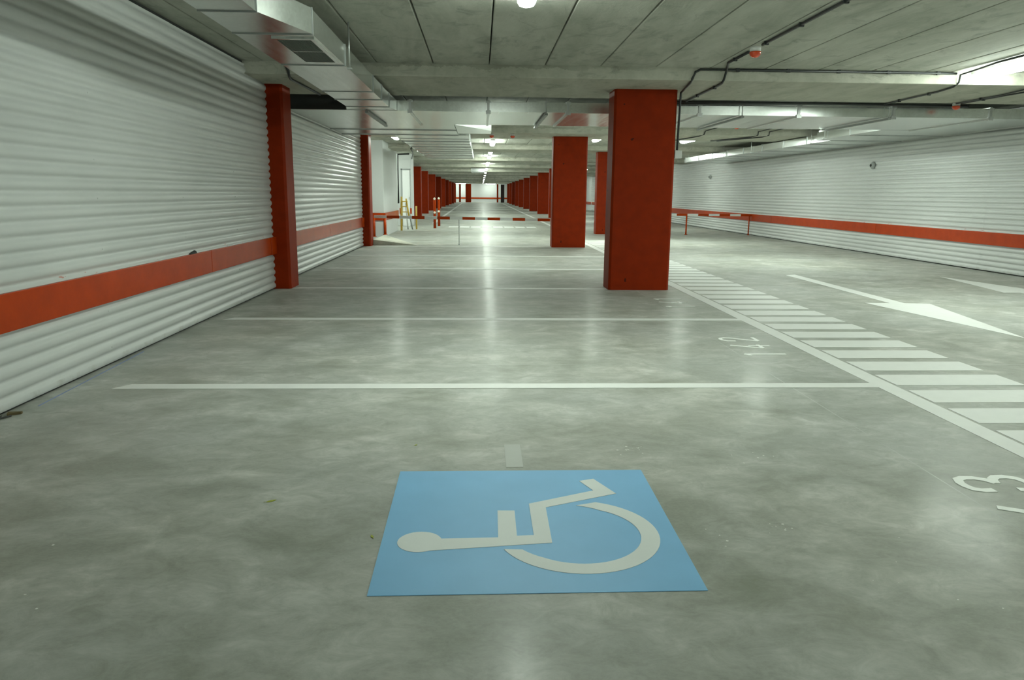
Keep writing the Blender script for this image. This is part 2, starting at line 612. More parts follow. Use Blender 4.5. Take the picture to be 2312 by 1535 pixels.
pillar(1.705, 2.515, 9.87, 10.32, 'largest red pillar, right of centre, with black conduit down its right side')
p2 = pillar(1.70, 2.505, 17.93, 18.38, 'second largest red pillar, directly behind and left of the largest one')
pillar(-3.0, -2.485, 9.89, 10.33, 'nearest red pillar standing against the left corrugated wall')
pillar(-3.0, -2.59, 17.93, 18.38, 'second red pillar against the left wall, where corrugated sheets end')
names = ['bright orange-red pillar seen between the two largest pillars', 'narrow sliver of red pillar showing right of the second largest pillar']
for k in range(11):
    Y = 24.15 + 8 * k
    if k < 2:
        l = names[k]
    elif k == 2:
        l = 'red pillar of the far right row, mostly hidden behind the second largest pillar'
    else:
        l = 'red pillar of far right row, %s clear one past the second largest pillar' % (['first'] + ORD[1:])[k - 3]
    if k == 0:
        pr = pillar(3.70, 4.50, Y, Y + 0.45, l)
    else:
        dup(pr, (4.03, Y + 0.225, 0), l)
for k in range(9):
    Y = 39.2 + 8 * k
    l = 'red pillar in left row of the far aisle, %s from the camera' % ORD[k]
    if k == 0:
        dup(pr, (-3.44, Y + 0.225, 0), l)
    else:
        dup(pr, (-3.62 - 0.015 * k, Y + 0.225, 0), l)
dup(pr, (-1.74, 109.2, 0), 'distant red pillar standing alone before the far end wall')
o = MB().box(-0.13, 0.13, -0.13, 0.13, 0, 2.57, 0.01).build('slim_post', M['red'], None, (-2.98, 110.5, 0))
tag(o, 'slim red post left of the lone distant pillar', 'post')
o = MB().box(-0.12, 0.12, -0.1, 0.1, 0, 2.57, 0.01).build('slim_post', M['red'], None, (2.45, 110.0, 0))
tag(o, 'bright red slim post at right end of the far white wall', 'post')
dd = MB().box(2.85, 3.35, 107.6, 107.7, 0, 2.5, 0.01).build('door_3', M['dark_door'])
struct(dd)

# conduit on the big pillar
# ------------------------------------------------------------------ ceiling lamps
def lamp(loc, label, group):
    t = thing('fluorescent_lamp', label, 'lamp', loc, group)
    L = 0.76
    kid(MB().box(-0.066, 0.066, -L, L, -0.045, 0.0, 0.008).build('housing', M['housing']), t)
    mb = MB()
    bm = mb.bm
    prof = [(-0.066, -0.046), (-0.068, -0.066), (-0.050, -0.092), (0, -0.101), (0.050, -0.092), (0.068, -0.066), (0.066, -0.046)]
    rings = []
    for y, s in ((-L, 0.35), (-L + 0.03, 0.85), (-L + 0.07, 1.0), (L - 0.07, 1.0), (L - 0.03, 0.85), (L, 0.35)):
        rings.append([bm.verts.new((px * s, y, -0.046 + (pz + 0.046) * s)) for px, pz in prof])
    for a, b in zip(rings, rings[1:]):
        for k in range(len(prof) - 1):
            bm.faces.new((a[k], a[k + 1], b[k + 1], b[k]))
    bm.faces.new(rings[0])
    bm.faces.new(list(reversed(rings[-1])))
    kid(mb.build('diffuser', M['tube']), t)
    return t


G1 = 'fluorescent lamps down the middle of the ceiling'
G2 = 'fluorescent lamps over the right lane'
l0 = lamp((0.34, 5.24, ZC), 'lit fluorescent lamp at top centre, cut by the frame edge', G1)
mid = [(0.34, -2.4), (0.34, 13.96), (0.34, 21.9)] + [(0.34, y) for k in range(10) for y in ((26.6 + 8 * k, 30.3 + 8 * k) if k < 3 else (28.6 + 8 * k,))] + [(0.34, 108)]
for k, (x, y) in enumerate(mid):
    if y < 0:
        l = 'fluorescent lamp behind the camera'
    elif k == 1:
        l = 'lit fluorescent lamp hidden above the wide cross duct'
    else:
        l = 'lit fluorescent lamp on far aisle centre line, %s past the cross duct' % (['first'] + ORD[1:])[k - 2]
    dup(l0, (x, y, ZC), l, G1)
TW = dup(l0, (5.85, 8.24, ZC), 'large glowing fluorescent lamp at right edge in front of the beam', G2)
TW2 = dup(l0, (5.42, 19.75, ZC), 'lit fluorescent lamp right of the largest pillar', G2)
dup(l0, (5.3, 0.1, ZC), 'fluorescent lamp over right lane beside the camera', G2)
dup(l0, (5.9, 4.2, ZC), 'added lamp over the right lane, outside the frame, brightening the right wall', G2)  # added lamp, never in view, brightens the right wall
TW3 = dup(l0, (5.6, 14.15, ZC), 'unseen fluorescent lamp behind the right part of the cross duct, widened for the wall', G2)
for k, y in enumerate((28, 36, 44, 52, 60, 68, 76, 92, 100)):
    dup(l0, (6.0, y, ZC), 'lit fluorescent lamp over far right lane, %s past the right boom' % (['first'] + ORD[1:])[k], G2)
TW.scale = (1.45, 1, 1)
TW3.scale = (1.8, 1, 1)  # unseen lamp behind the duct, widened to throw more light on the right wall
TW2.scale = (1.4, 1, 1)
dup(l0, (-3.75, 27.4, ZC), 'added unseen lamp lighting the recess behind the white room', 'fluorescent lamps on the left side')  # added lamp, out of view, brightens the dim door recess
dup(l0, (3.02, 19.7, ZC), 'lit fluorescent lamp between the two largest pillars', G2)
dup(l0, (-2.2, 19.7, ZC), 'lit fluorescent lamp on left, above the white room corner', 'fluorescent lamps on the left side')
for k, y in enumerate((34, 44, 52, 68, 84, 100, 110)):
    dup(l0, (-5.4, y, ZC), 'lit fluorescent lamp behind the left row of pillars, %s one' % (['first'] + ORD[1:])[k], 'fluorescent lamps on the left side')
for k, xx in enumerate((-2.9, 1.4)):
    dup(l0, (xx, 111.5, ZC), ['lit lamp over the slim post at the far end', 'lit lamp over the far end wall, right part'][k], 'fluorescent lamps at the far end', PI / 2)


# ------------------------------------------------------------------ air ducts
def flange(t, x0, x1, y, z0, z1, mat='duct', o=0.016, w=0.028):
    mb = MB()
    mb.box(x0 - o, x1 + o, y - w / 2, y + w / 2, z0 - o, z0 + 0.004)
    mb.box(x0 - o, x1 + o, y - w / 2, y + w / 2, z1 - 0.004, z1 + o)
    mb.box(x0 - o, x0 + 0.004, y - w / 2, y + w / 2, z0 + 0.004, z1 - 0.004)
    mb.box(x1 - 0.004, x1 + o, y - w / 2, y + w / 2, z0 + 0.004, z1 - 0.004)
    bmesh.ops.remove_doubles(mb.bm, verts=mb.bm.verts[:], dist=1e-5)
    return at(mb.build('flange', M[mat]), t)


def flange_x(t, y0, y1, x, z0, z1, mat='steel', o=0.018, w=0.035):
    mb = MB()
    mb.box(x - w / 2, x + w / 2, y0 - o, y1 + o, z0 - o, z0 + 0.004)
    mb.box(x - w / 2, x + w / 2, y0 - o, y1 + o, z1 - 0.004, z1 + o)
    mb.box(x - w / 2, x + w / 2, y0 - o, y0 + 0.004, z0 + 0.004, z1 - 0.004)
    mb.box(x - w / 2, x + w / 2, y1 - 0.004, y1 + o, z0 + 0.004, z1 - 0.004)
    # bolted corner clamps
    for y in (y0 - o - 0.012,):
        mb.box(x - w, x + w, y, y0 + 0.02, z0 - o - 0.012, z0 + 0.018)
        mb.box(x - w, x + w, y, y0 + 0.02, z1 - 0.018, z1 + 0.008)
    return at(mb.build('flange', M[mat]), t)


# left duct along the wall
t = thing('air_duct', 'galvanised air duct with grille hanging along the left wall top', 'air duct', (-1.45, 5, 2.34))
def at(o, par):
    o.location = Vector(o.location) - par.location
    return kid(o, par)


ZD0, ZD1 = 2.34, 2.512
xl = -1.735
at(MB().box(xl, -1.385, -8.5, 4.98, ZD0, ZD1).build('narrow_section', M['duct']), t)
at(MB().hexa([(xl, 4.98, ZD0), (-1.385, 4.98, ZD0), (-1.185, 5.62, ZD0), (xl, 5.62, ZD0), (xl, 4.98, ZD1), (-1.385, 4.98, ZD1), (-1.185, 5.62, ZD1), (xl, 5.62, ZD1)]).build('taper_section', M['duct']), t)
at(MB().box(xl, -1.185, 5.62, 6.93, ZD0, ZD1).build('grille_section', M['duct']), t)
at(MB().box(xl, -1.185, 6.93, 10.15, ZD0, ZD1).build('long_section', M['duct']), t)
zq = 2.395
at(MB().hexa([(xl, 10.15, ZD0), (-1.185, 10.15, ZD0), (-1.185, 11.05, zq), (xl - 0.15, 11.05, zq), (xl, 10.15, ZD1), (-1.185, 10.15, ZD1), (-1.185, 11.05, 2.53), (xl - 0.15, 11.05, 2.53)]).build('end_section', M['duct']), t)
for y, xr in ((-4, -1.385), (-1.2, -1.385), (1.8, -1.385), (4.98, -1.385), (5.64, -1.185), (6.95, -1.185), (8.68, -1.185), (9.40, -1.185), (10.15, -1.185)):
    flange(t, xl, xr, y, ZD0, ZD1, 'grey', 0.007, 0.012)
# grille under the wide section
g = MB()
gx0, gx1, gy0, gy1, gz = -1.505, -1.20, 5.76, 6.76, ZD0
for a in ((gx0, gx1, gy0, gy0 + 0.03), (gx0, gx1, gy1 - 0.03, gy1), (gx0, gx0 + 0.03, gy0 + 0.03, gy1 - 0.03), (gx1 - 0.03, gx1, gy0 + 0.03, gy1 - 0.03)):
    g.box(a[0], a[1], a[2], a[3], gz - 0.012, gz - 0.0005)
g.box(gx0 + 0.03, gx1 - 0.03, 6.25, 6.27, gz - 0.011, gz - 0.0005)
grl = at(g.build('grille', M['duct']), t)
g = MB()
k = 0
x = gx0 + 0.035
while x < gx1 - 0.035:
    g.box(x, x + 0.004, gy0 + 0.03, gy1 - 0.03, gz - 0.010, gz - 0.004)
    x += 0.0125
y = gy0 + 0.035
while y < gy1 - 0.035:
    g.box(gx0 + 0.03, gx1 - 0.03, y, y + 0.005, gz - 0.0039, gz - 0.0012)
    y += 0.018
g.box(gx0 + 0.03, gx1 - 0.03, gy0 + 0.03, gy1 - 0.03, gz - 0.0011, gz - 0.0004)
ga = g.build('louvres', M['grille'], grl)
ga.location = -Vector((-1.45, 5, 2.34))
grl.location = (1.45, -5, -2.34)
ga.location = (0, 0, 0)
CH.setdefault(grl.name, []).append(ga)


def hanger(x, y, z0, z1, label):
    mb = MB().tube([(x, y, z0), (x, y, z1)], 0.007, 6)
    mb.box(x - 0.02, x + 0.02, y - 0.02, y + 0.02, z0 - 0.012, z0)
    o = mb.build('hanger_rod', M['steel'])
    return tag(o, label, 'hanger rod', 'duct hanger rods')


hanger(-1.158, 7.01, 2.33, ZC, 'thin steel hanger rod beside the grille end of the left duct')

# wide cross duct
t = thing('air_duct', 'wide flat galvanised duct crossing the whole ceiling behind the first beam', 'air duct', (3, 12, 2.39))
CY0, CY1, CZ0, CZ1 = 11.08, 13.15, 2.392, 2.53
xs = [-2.74, -1.0, 0.11, 1.25, 2.6, 3.15, 4.6, 6.0, 7.45, 8.66]
for a, b in zip(xs, xs[1:]):
    # each length is slightly dished, as thin sheet is
    at(MB().box(a + 0.001, b - 0.001, CY0, CY1, CZ0 + random.uniform(-0.004, 0.004), CZ1).build('duct_length', M['duct']), t)
for x in xs[1:-1]:
    flange_x(t, CY0, CY1, x, CZ0, CZ1)
at(MB().box(-2.735, -1.90, CY0 - 0.012, CY0 - 0.001, CZ0 + 0.004, CZ1 + 0.1).build('painted_shade_panel', M['dark']), t)  # dark sheet painted as the shade in the cavity before the duct
# trapeze hangers carrying it
for x, l in ((-1.6, 'steel angle hanger under the wide cross duct, beyond left duct end'), (0.93, 'steel angle hanger under the wide cross duct, left of second largest pillar'),
             (3.75, 'steel angle hanger under the wide cross duct, first right of the largest pillar'), (5.9, 'steel angle hanger under the wide cross duct, beyond the orange beacon')):
    h_ = thing('duct_hanger', l, 'duct hanger', (x, CY0, CZ0), 'angle hangers of the cross duct')
    at(MB().box(x - 0.022, x + 0.022, CY0 - 0.10, CY1 + 0.08, CZ0 - 0.045, CZ0 - 0.019).build('angle_bar', M['grey']), h_)
    for yq in (CY0 - 0.07, CY1 + 0.05):
        at(MB().tube([(x, yq, CZ0 - 0.03), (x, yq, ZC)], 0.007, 6).build('rod', M['steel']), h_)

# left rear box over the wall and the flared branch
t = thing('air_duct', 'broad galvanised duct box over the left wall behind first left pillar', 'air duct', (-2, 14, 2.39))
at(MB().box(-2.74, -0.45, 13.17, 15.55, CZ0, CZ1).build('duct_body', M['duct']), t)
flange(t, -2.74, -0.45, 14.3, CZ0, CZ1, 'steel')
flange(t, -2.74, -0.45, 15.5, CZ0, CZ1, 'steel')
at(MB().hexa([(-0.44, 13.2, CZ0), (-0.43, 13.19, CZ0), (0.2, 14.4, CZ0), (-0.44, 14.4, CZ0), (-0.44, 13.2, CZ1), (-0.43, 13.19, CZ1), (0.2, 14.4, CZ1), (-0.44, 14.4, CZ1)]).build('flared_section', M['duct']), t)
at(MB().box(-0.44, 0.2, 14.4, 15.1, CZ0, CZ1).build('outlet_section', M['duct']), t)

# long duct down the far aisle
t = thing('air_duct', 'long galvanised duct under the far aisle beams, left of the lamp row', 'air duct', (-1, 20, 2.39))
ys = [15.6, 17.4, 19.4, 21.5, 23.6, 25.7]
for a, b in zip(ys, ys[1:]):
    at(MB().box(-1.75, -0.24, a + 0.001, b - 0.001, CZ0, CZ1).build('duct_length', M['duct']), t)
for y in ys[1:]:
    flange(t, -1.75, -0.24, y, CZ0, CZ1, 'steel')
for y in (16.6, 18.4, 20.4, 22.6):
    flange(t, -1.75, -0.24, y, CZ0, CZ1, 'steel', 0.010, 0.02)

# right duct along the right wall: two widths
t = thing('air_duct', 'bright galvanised duct running along the top of the right wall', 'air duct', (7.8, 18, 2.39))
ys = [13.18, 14.3, 15.72]
for a, b in zip(ys, ys[1:]):
    at(MB().box(6.95, XR - 0.02, a + 0.001, b - 0.001, 2.392, 2.545).build('wide_section', M['duct']), t)
ys = [15.73, 16.9, 18.2, 19.6, 21.0, 22.4, 23.8, 25.3, 27.0]
for a, b in zip(ys, ys[1:]):
    at(MB().box(7.25, XR - 0.02, a + 0.001, b - 0.001, 2.392, 2.545).build('duct_length', M['duct']), t)
for y in ys:
    flange(t, 7.25, XR - 0.025, y, 2.392, 2.545, 'steel', 0.012, 0.024)
flange(t, 6.95, XR - 0.025, 14.3, 2.392, 2.545, 'steel', 0.012, 0.024)
for k, (x, y) in enumerate(((7.22, 16.6), (7.22, 20.3), (7.22, 22.6), (7.22, 26.4), (6.92, 15.3))):
    hanger(x, y, 2.40, ZC, 'thin hanger rod of the right wall duct, %s' % ['second from the wide end', 'third from the wide end', 'fourth from the wide end', 'farthest', 'at its wide end'][k])
# far small duct piece
t = tag(MB().box(-0.5, 0.2, 40.2, 43, 2.36, 2.55, 0.01).build('air_duct', M['duct']), 'small distant duct end left of the lamp row', 'air duct')

# ------------------------------------------------------------------ conduits
def conduit(pts, label, r=0.013, clips=()):
    t = thing('cable_conduit', label, 'conduit', pts[0], 'black conduits on the ceiling')
    at(MB().tube(pts, r, 8).build('tube', M['black']), t)
    if clips:
        for c in clips:
            mb = MB()
            mb.box(c[0] - r - 0.008, c[0] + r + 0.008, c[1] - 0.012, c[1] + 0.012, c[2] - r - 0.006, c[2] + r + 0.006, 0.003)
            at(mb.build('clip', M['black']), t)
    return t


zc = ZC - 0.015
conduit([(2.745, 2.0, zc), (2.745, 7.60, zc)], 'black conduit running from top edge down to the red beacon', 0.014, [(2.745, 5.9, zc), (2.745, 6.7, zc), (2.745, 7.5, zc)])
conduit([(2.745, 7.98, zc), (2.745, 8.62, zc), (2.86, 9.04, zc - 0.02), (2.84, 9.055, 2.58), (2.85, 9.15, 2.553), (2.87, 9.4, 2.553), (2.90, 10.95, 2.553)],
        'black conduit from the red beacon stepping down and across the beam soffit', 0.014, [(2.745, 8.4, zc), (2.87, 9.5, 2.553), (2.885, 10.3, 2.553)])
conduit([(5.62, 9.055, 2.69), (2.56, 9.055, 2.69), (2.50, 9.055, 2.66), (2.47, 9.055, 2.59), (2.475, 9.15, 2.553), (2.53, 9.55, 2.553), (2.545, 9.845, 2.53), (2.545, 9.85, 2.45), (2.545, 9.90, 1.82)],
        'black conduit along the beam top edge and down right side of the largest pillar', 0.014,
        [(3.0, 9.055, 2.69), (3.6, 9.055, 2.69), (4.2, 9.055, 2.69), (4.8, 9.055, 2.69), (5.4, 9.055, 2.69)])
tag(MB().box(2.516, 2.61, 9.88, 9.99, 1.72, 1.82, 0.006).build('junction_box', M['white_plastic']), 'small pale junction box at conduit end on the largest pillar', 'junction box')
conduit([(5.55, 6.5, zc), (5.60, 8.3, zc), (5.66, 9.04, zc - 0.02), (5.66, 9.055, 2.59), (5.66, 9.15, 2.553), (5.74, 9.6, 2.553), (5.76, 10.95, 2.553)],
        'conduit beside the glowing right lamp stepping over the beam', 0.012, [(5.75, 9.8, 2.553), (5.755, 10.5, 2.553)])
conduit([(6.35, 6.5, zc), (6.55, 9.04, zc - 0.02), (6.60, 9.055, 2.59), (6.62, 9.2, 2.553), (6.70, 9.75, 2.553), (6.70, 10.72, 2.553)],
        'left one of two conduits reaching the right beacon', 0.010, [(6.70, 10.2, 2.553)])
conduit([(6.55, 6.5, zc), (6.75, 9.04, zc - 0.02), (6.80, 9.055, 2.59), (6.82, 9.2, 2.553), (6.78, 9.85, 2.553), (6.77, 10.72, 2.553)],
        'right one of two conduits reaching the right beacon', 0.010, [(6.775, 10.25, 2.553)])
t = thing('cable_bundle', 'thick black cable bundle along rear edge of the first beam', 'cable bundle', (5, 10.97, 2.55))
for k in range(3):
    at(MB().tube([(2.58, 10.91 + 0.02 * k, 2.545 - 0.018 * (k % 2)), (5, 10.91 + 0.02 * k, 2.55), (7.0, 10.91 + 0.02 * k, 2.54)], 0.016, 8).build('cable', M['black']), t)
# conduit at the left duct and beam
conduit([(-2.23, 9.055, 2.69), (-2.19, 9.055, 2.60), (-2.20, 9.12, 2.553), (-2.24, 9.35, 2.553), (-2.19, 10.75, 2.553)], 'black conduit bent under the beam above the first left pillar', 0.015, [])
# behind the cross duct on beam two
conduit([(5.1, 16.2, 2.69), (5.0, 17.04, 2.66), (4.98, 17.06, 2.585), (4.9, 17.2, 2.553), (4.7, 18.6, 2.553)], 'conduit on second beam right of the largest pillar', 0.012)
conduit([(6.3, 15.5, 2.69), (6.2, 17.04, 2.66), (6.2, 17.06, 2.585), (6.1, 17.2, 2.553), (5.6, 18.6, 2.553)], 'left of paired conduits on second beam before the right wall duct', 0.012)
conduit([(6.55, 15.5, 2.69), (6.45, 17.04, 2.66), (6.45, 17.06, 2.585), (6.35, 17.2, 2.553), (5.75, 18.6, 2.553)], 'right of paired conduits on second beam before the right wall duct', 0.012)
conduit([(-1.95, 18.95, 2.69), (-2.0, 23.3, 2.69), (-2.1, 23.35, 2.55), (-2.2, 25.2, 2.54), (-2.6, 29.2, 2.52)], 'conduit along far aisle ceiling beside the white room', 0.02)
conduit([(-2.75, 25.66, 0.9), (-2.75, 25.66, 2.5), (-2.4, 25.9, 2.53)], 'dark vertical pipe at the rear corner of the white room', 0.03)


# ------------------------------------------------------------------ beacons and detectors
def beacon(x, y, z, label, s=1.0):
    t = thing('warning_beacon', label, 'beacon', (x, y, z), 'red beacons on the ceiling')
    kid(MB().lathe((0, 0, 0), [(0.052 * s, 0), (0.054 * s, -0.02 * s), (0.050 * s, -0.045 * s)], 20).build('base', M['white_plastic']), t)
    kid(MB().lathe((0, 0, -0.045 * s), [(0.056 * s, 0), (0.057 * s, -0.012 * s), (0.050 * s, -0.034 * s), (0.034 * s, -0.050 * s), (0.012 * s, -0.057 * s)], 20).build('dome', M['orange']), t)
    return t


beacon(2.745, 7.79, ZC, 'red domed beacon between two black conduits on the ceiling slab', 1.0)
beacon(6.74, 10.78, ZB, 'red domed beacon under the first beam at far right', 0.95)
beacon(5.35, 16.0, ZC, 'small orange beacon beyond the cross duct right of the largest pillar', 0.95)
beacon(0.25, 17.4, ZB, 'small beacon on second beam left of the lamp glow', 0.9)
beacon(0.72, 17.4, ZB, 'small beacon on second beam right of the lamp glow', 0.9)


def fitting(y, label):
    t = thing('wall_fitting', label, 'wall fitting', (XR - 0.015, y, 1.94), 'round grey fittings on the right wall')
    kid(MB().lathe((0, 0, 0), [(0.085, 0), (0.085, -0.02), (0.06, -0.05), (0.03, -0.06)], 18, 'x').build('ring', M['grey']), t)
    kid(MB().lathe((0, 0, 0), [(0.03, -0.058), (0.028, -0.075), (0.01, -0.082)], 12, 'x').build('nozzle', M['dark']), t)


fitting(16.75, 'larger looking round grey fitting on right wall, nearer the camera')
fitting(28.77, 'small round grey fitting on right wall close to the largest pillar')

# ------------------------------------------------------------------ floor markings
Z0, Z1 = 0.0004, 0.0024


def mark(mb, name, mat, label, cat, group=None):
    o = mb.build(name, mat)
    tag(o, label, cat, group)
    o['kind'] = 'thing'
    return o


GB = 'white lines between the parking bays'
BL = [(4.80, -2.315, 2.66, 'white bay line nearest the wheelchair symbol'),
      (7.48, -2.50, 2.66, 'white bay line between numbers 142 and 141'),
      (9.98, -2.43, 1.70, 'white bay line joining the first left pillar and the largest pillar'),
      (12.62, -2.55, 2.66, 'white bay line first behind the largest pillar'),
      (15.28, -2.65, 2.66, 'white bay line second behind the largest pillar'),
      (18.06, -2.50, 1.69, 'white bay line at the foot of the second largest pillar')]
for Y, a, b, l in BL:
    mark(MB().prism([(a - 0.05, Y - 0.06), (b, Y - 0.06), (b, Y + 0.06), (a + 0.03, Y + 0.06)], Z0, Z1), 'bay_line', M['marking'], l, 'bay line', GB)
mark(MB().box(2.66, 2.795, 1.0, 21.2, Z0, Z1), 'lane_edge_line', M['marking'], 'long white line between the parking bays and the striped walkway', 'lane line')
GW = 'white bars of the striped walkway'
bar = mark(MB().box(0, 0.895, -0.297, 0, Z0, Z1), 'walkway_bar', M['marking'], 'white walkway bar, nearest one at the right frame edge', 'walkway bar', GW)
bar.location = (2.817, 3.812, 0)
for k in range(1, 41):
    dup(bar, (2.817, 3.812 + 0.4265 * k, 0), 'white walkway bar, %s counting from the right frame edge' % ORD[k], GW)
GC = 'white bars of the far crosswalk'
cb = mark(MB().box(0, 0.355, 0, 0.95, Z0, Z1), 'crosswalk_bar', M['marking'], 'white crosswalk bar behind the left boom, leftmost of eight', 'crosswalk bar', GC)
cb.location = (-1.2, 28.2, 0)
for k in range(1, 8):
    dup(cb, (-1.2 + 0.42 * k, 28.2, 0), 'white crosswalk bar behind the left boom, %s from the left' % ORD[k], GC)
mark(MB().prism([(-2.05, 32), (-1.9, 32), (-2.3, 96), (-2.45, 96)], Z0, Z1), 'lane_edge_line', M['marking'], 'faint white line along left side of the far aisle', 'lane line')
mark(MB().prism([(2.75, 30), (2.9, 30), (2.9, 96), (2.75, 96)], Z0, Z1), 'lane_edge_line', M['marking'], 'faint white line along right side of the far aisle', 'lane line')
# arrows
mark(MB().prism([(4.915, 11.85), (4.905, 8.70), (4.61, 8.72), (4.955, 6.46), (5.375, 8.66), (5.09, 8.70), (5.10, 11.93)], Z0, Z1), 'direction_arrow', M['marking'], 'large white floor arrow pointing toward the camera', 'arrow')
mark(MB().prism([(7.385, 11.72), (7.05, 9.73), (7.27, 9.73), (7.27, 6.5), (7.47, 6.5), (7.47, 9.73), (7.72, 9.73)], Z0, Z1), 'direction_arrow', M['marking'], 'white floor arrow near right wall pointing away, cut by frame edge', 'arrow')


# bay numbers; glyphs are read from the left, their tops point to -x
def glyph_1(y):
    return [[(2.46, y), (2.125, y), (2.165, y - 0.055)]]


def glyph_4(y):
    return [[(2.125, y + 0.06), (2.365, y - 0.065), (2.365, y + 0.075)], [(2.27, y + 0.035), (2.455, y + 0.035)]]


def glyph_2(y):
    a = [(2.235, y - 0.075), (2.165, y - 0.07), (2.13, y - 0.03), (2.125, y + 0.01), (2.14, y + 0.05), (2.18, y + 0.07), (2.23, y + 0.06), (2.30, y + 0.01), (2.435, y - 0.075), (2.435, y + 0.085)]
    return [a]


def glyph_3(y):
    a = []
    for k in range(11):
        th = math.radians(200 - 23 * k)
        a.append((2.215 - 0.082 * math.cos(th - PI / 2) * 1.0, 0))
    top = [(2.24, -0.075), (2.19, -0.078), (2.155, -0.062), (2.142, -0.03), (2.14, 0.01), (2.155, 0.05), (2.19, 0.068), (2.235, 0.066), (2.275, 0.045), (2.30, 0.005)]
    bot = [(2.30, 0.005), (2.315, 0.05), (2.345, 0.075), (2.39, 0.078), (2.43, 0.058), (2.447, 0.015), (2.445, -0.03), (2.425, -0.065), (2.385, -0.078), (2.35, -0.072)]
    return [[(px, y + py) for px, py in top], [(px, y + py) for px, py in bot]]


def number(digs, label, wd_=0.032):
    t = thing('bay_number', label, 'bay number', (2.29, digs[0][1], 0), 'painted bay numbers')
    for gl, y, nm in digs:
        mb = MB()
        for q, s in enumerate(gl(y)):
            # break the stroke at its sharp corners so that no stroke folds over itself
            part = [s[0]]
            runs = []
            for k in range(1, len(s)):
                part.append(s[k])
                if k < len(s) - 1:
                    a = (Vector(s[k]) - Vector(s[k - 1])).normalized()
                    b = (Vector(s[k + 1]) - Vector(s[k])).normalized()
                    if a.dot(b) < 0.45:
                        runs.append(part)
                        part = [s[k]]
            runs.append(part)
            for e, rn in enumerate(runs):
                mb.ribbon(rn, wd_, Z0, Z1 + 0.0004 * (q + 2 * e))
        at(mb.build(nm, M['digit']), t)
    return t


number([(glyph_1, 2.47, 'digit_one'), (glyph_4, 2.745, 'digit_four'), (glyph_3, 3.06, 'digit_three')], 'white painted bay number ending in 3, cut by the right frame edge', 0.040)
number([(glyph_1, 5.80, 'digit_one'), (glyph_4, 6.10, 'digit_four'), (glyph_2, 6.42, 'digit_two')], 'white painted bay number 142 between the two nearest bay lines')
number([(glyph_1, 8.40, 'digit_one'), (glyph_4, 8.70, 'digit_four'), (glyph_1, 9.01, 'digit_one')], 'white painted bay number 141 in front of the largest pillar')

# wheelchair symbol
t = thing('accessible_bay_symbol', 'blue painted square with white wheelchair symbol on the near floor', 'floor symbol', (0.18, 2.72, 0))
t['kind'] = 'thing'
at(MB().prism([(-0.357, 2.176), (0.733, 2.182), (0.742, 3.254), (-0.365, 3.254)], Z0, Z1).build('blue_square', M['blue']), t)
at(MB().prism([(-0.221 + 0.081 * math.cos(a), 2.545 + 0.081 * math.sin(a)) for a in [2 * PI * k / 32 for k in range(32)]], Z1, Z1 + 0.0012).build('head', M['figure']), t)
at(MB().prism([(-0.16, 2.566), (0.066, 2.572), (0.069, 2.811), (0.137, 2.809), (0.136, 2.584), (0.199, 2.588), (0.199, 2.876), (0.484, 3.009), (0.438, 3.119), (0.504, 3.143), (0.576, 2.975), (0.265, 2.838), (0.262, 2.525), (-0.19, 2.473)], Z1, Z1 + 0.0016).build('body', M['figure']), t)
mb = MB()
outer, inner = [], []
N = 40
for k in range(N + 1):
    f = k / N
    a = math.radians(203.4 + (428.7 - 203.4) * f)
    b = math.radians(210.5 + (444 - 210.5) * f)
    outer.append((0.364 + 0.305 * math.cos(a), 2.60 + 0.305 * math.sin(a)))
    rr = 0.236 + (0.02 * max(0, f - 0.9) / 0.1) + (0.012 * max(0, 0.1 - f) / 0.1)
    inner.append((0.364 + rr * math.cos(b), 2.60 + rr * math.sin(b)))
for k in range(N):
    mb.prism([outer[k], outer[k + 1], inner[k + 1], inner[k]], Z1, Z1 + 0.0016)
at(mb.build('wheel', M['figure']), t)

mark(MB().box(0.12, 0.20, 3.30, 3.62, Z0, Z1 - 0.001), 'faded_paint_patch', M['faded'], 'faded pale paint patch just behind the blue square', 'paint patch')
mark(MB().prism([(-2.60, 4.35), (-2.592, 4.35), (-2.655, 5.9), (-2.663, 5.9)], Z0, Z1), 'chalk_line', M['chalk'], 'thin blue chalk line on floor beside the left wall', 'chalk line')
# flecks of white paint on the floor
mb = MB()
for cx, cy_, n, s in ((0.78, 3.55, 14, 0.07), (1.05, 3.35, 6, 0.15), (1.15, 2.65, 8, 0.08), (1.42, 3.5, 5, 0.12), (1.5, 2.3, 5, 0.2), (0.9, 2.55, 4, 0.1), (-1.5, 2.3, 4, 0.2), (1.6, 2.05, 5, 0.15)):
    for _ in range(n):
        x, y = random.gauss(cx, s * 0.7), random.gauss(cy_, s * 0.5)
        r = random.uniform(0.0015, 0.005)
        a0 = random.random() * 6
        mb.prism([(x + r * math.cos(a0 + q) * random.uniform(0.7, 1.6), y + r * math.sin(a0 + q)) for q in (0, 1.3, 2.5, 3.8, 5)], 0, 0.0012)
o = mb.build('paint_flecks', M['fleck'])
tag(o, 'scattered white paint flecks on floor around the blue square', 'paint flecks')
o['kind'] = 'stuff'


def leaf(x, y, s, rz, label):
    mb = MB()
    pts = [(-1, 0), (-0.5, 0.32), (0.1, 0.4), (0.7, 0.2), (1.1, 0), (0.7, -0.22), (0.1, -0.38), (-0.5, -0.3)]
    mb.prism([(a * s, b * s) for a, b in pts], 0, 0.002)
    mb.tube([(-1 * s, 0, 0.002), (-1.5 * s, 0.1 * s, 0.002)], 0.0008, 5)
    o = mb.build('leaf', M['leaf'], None, (x, y, 0.0005))
    o.rotation_euler = (0, 0, rz)
    tag(o, label, 'leaf', 'small yellow green leaves on the floor')


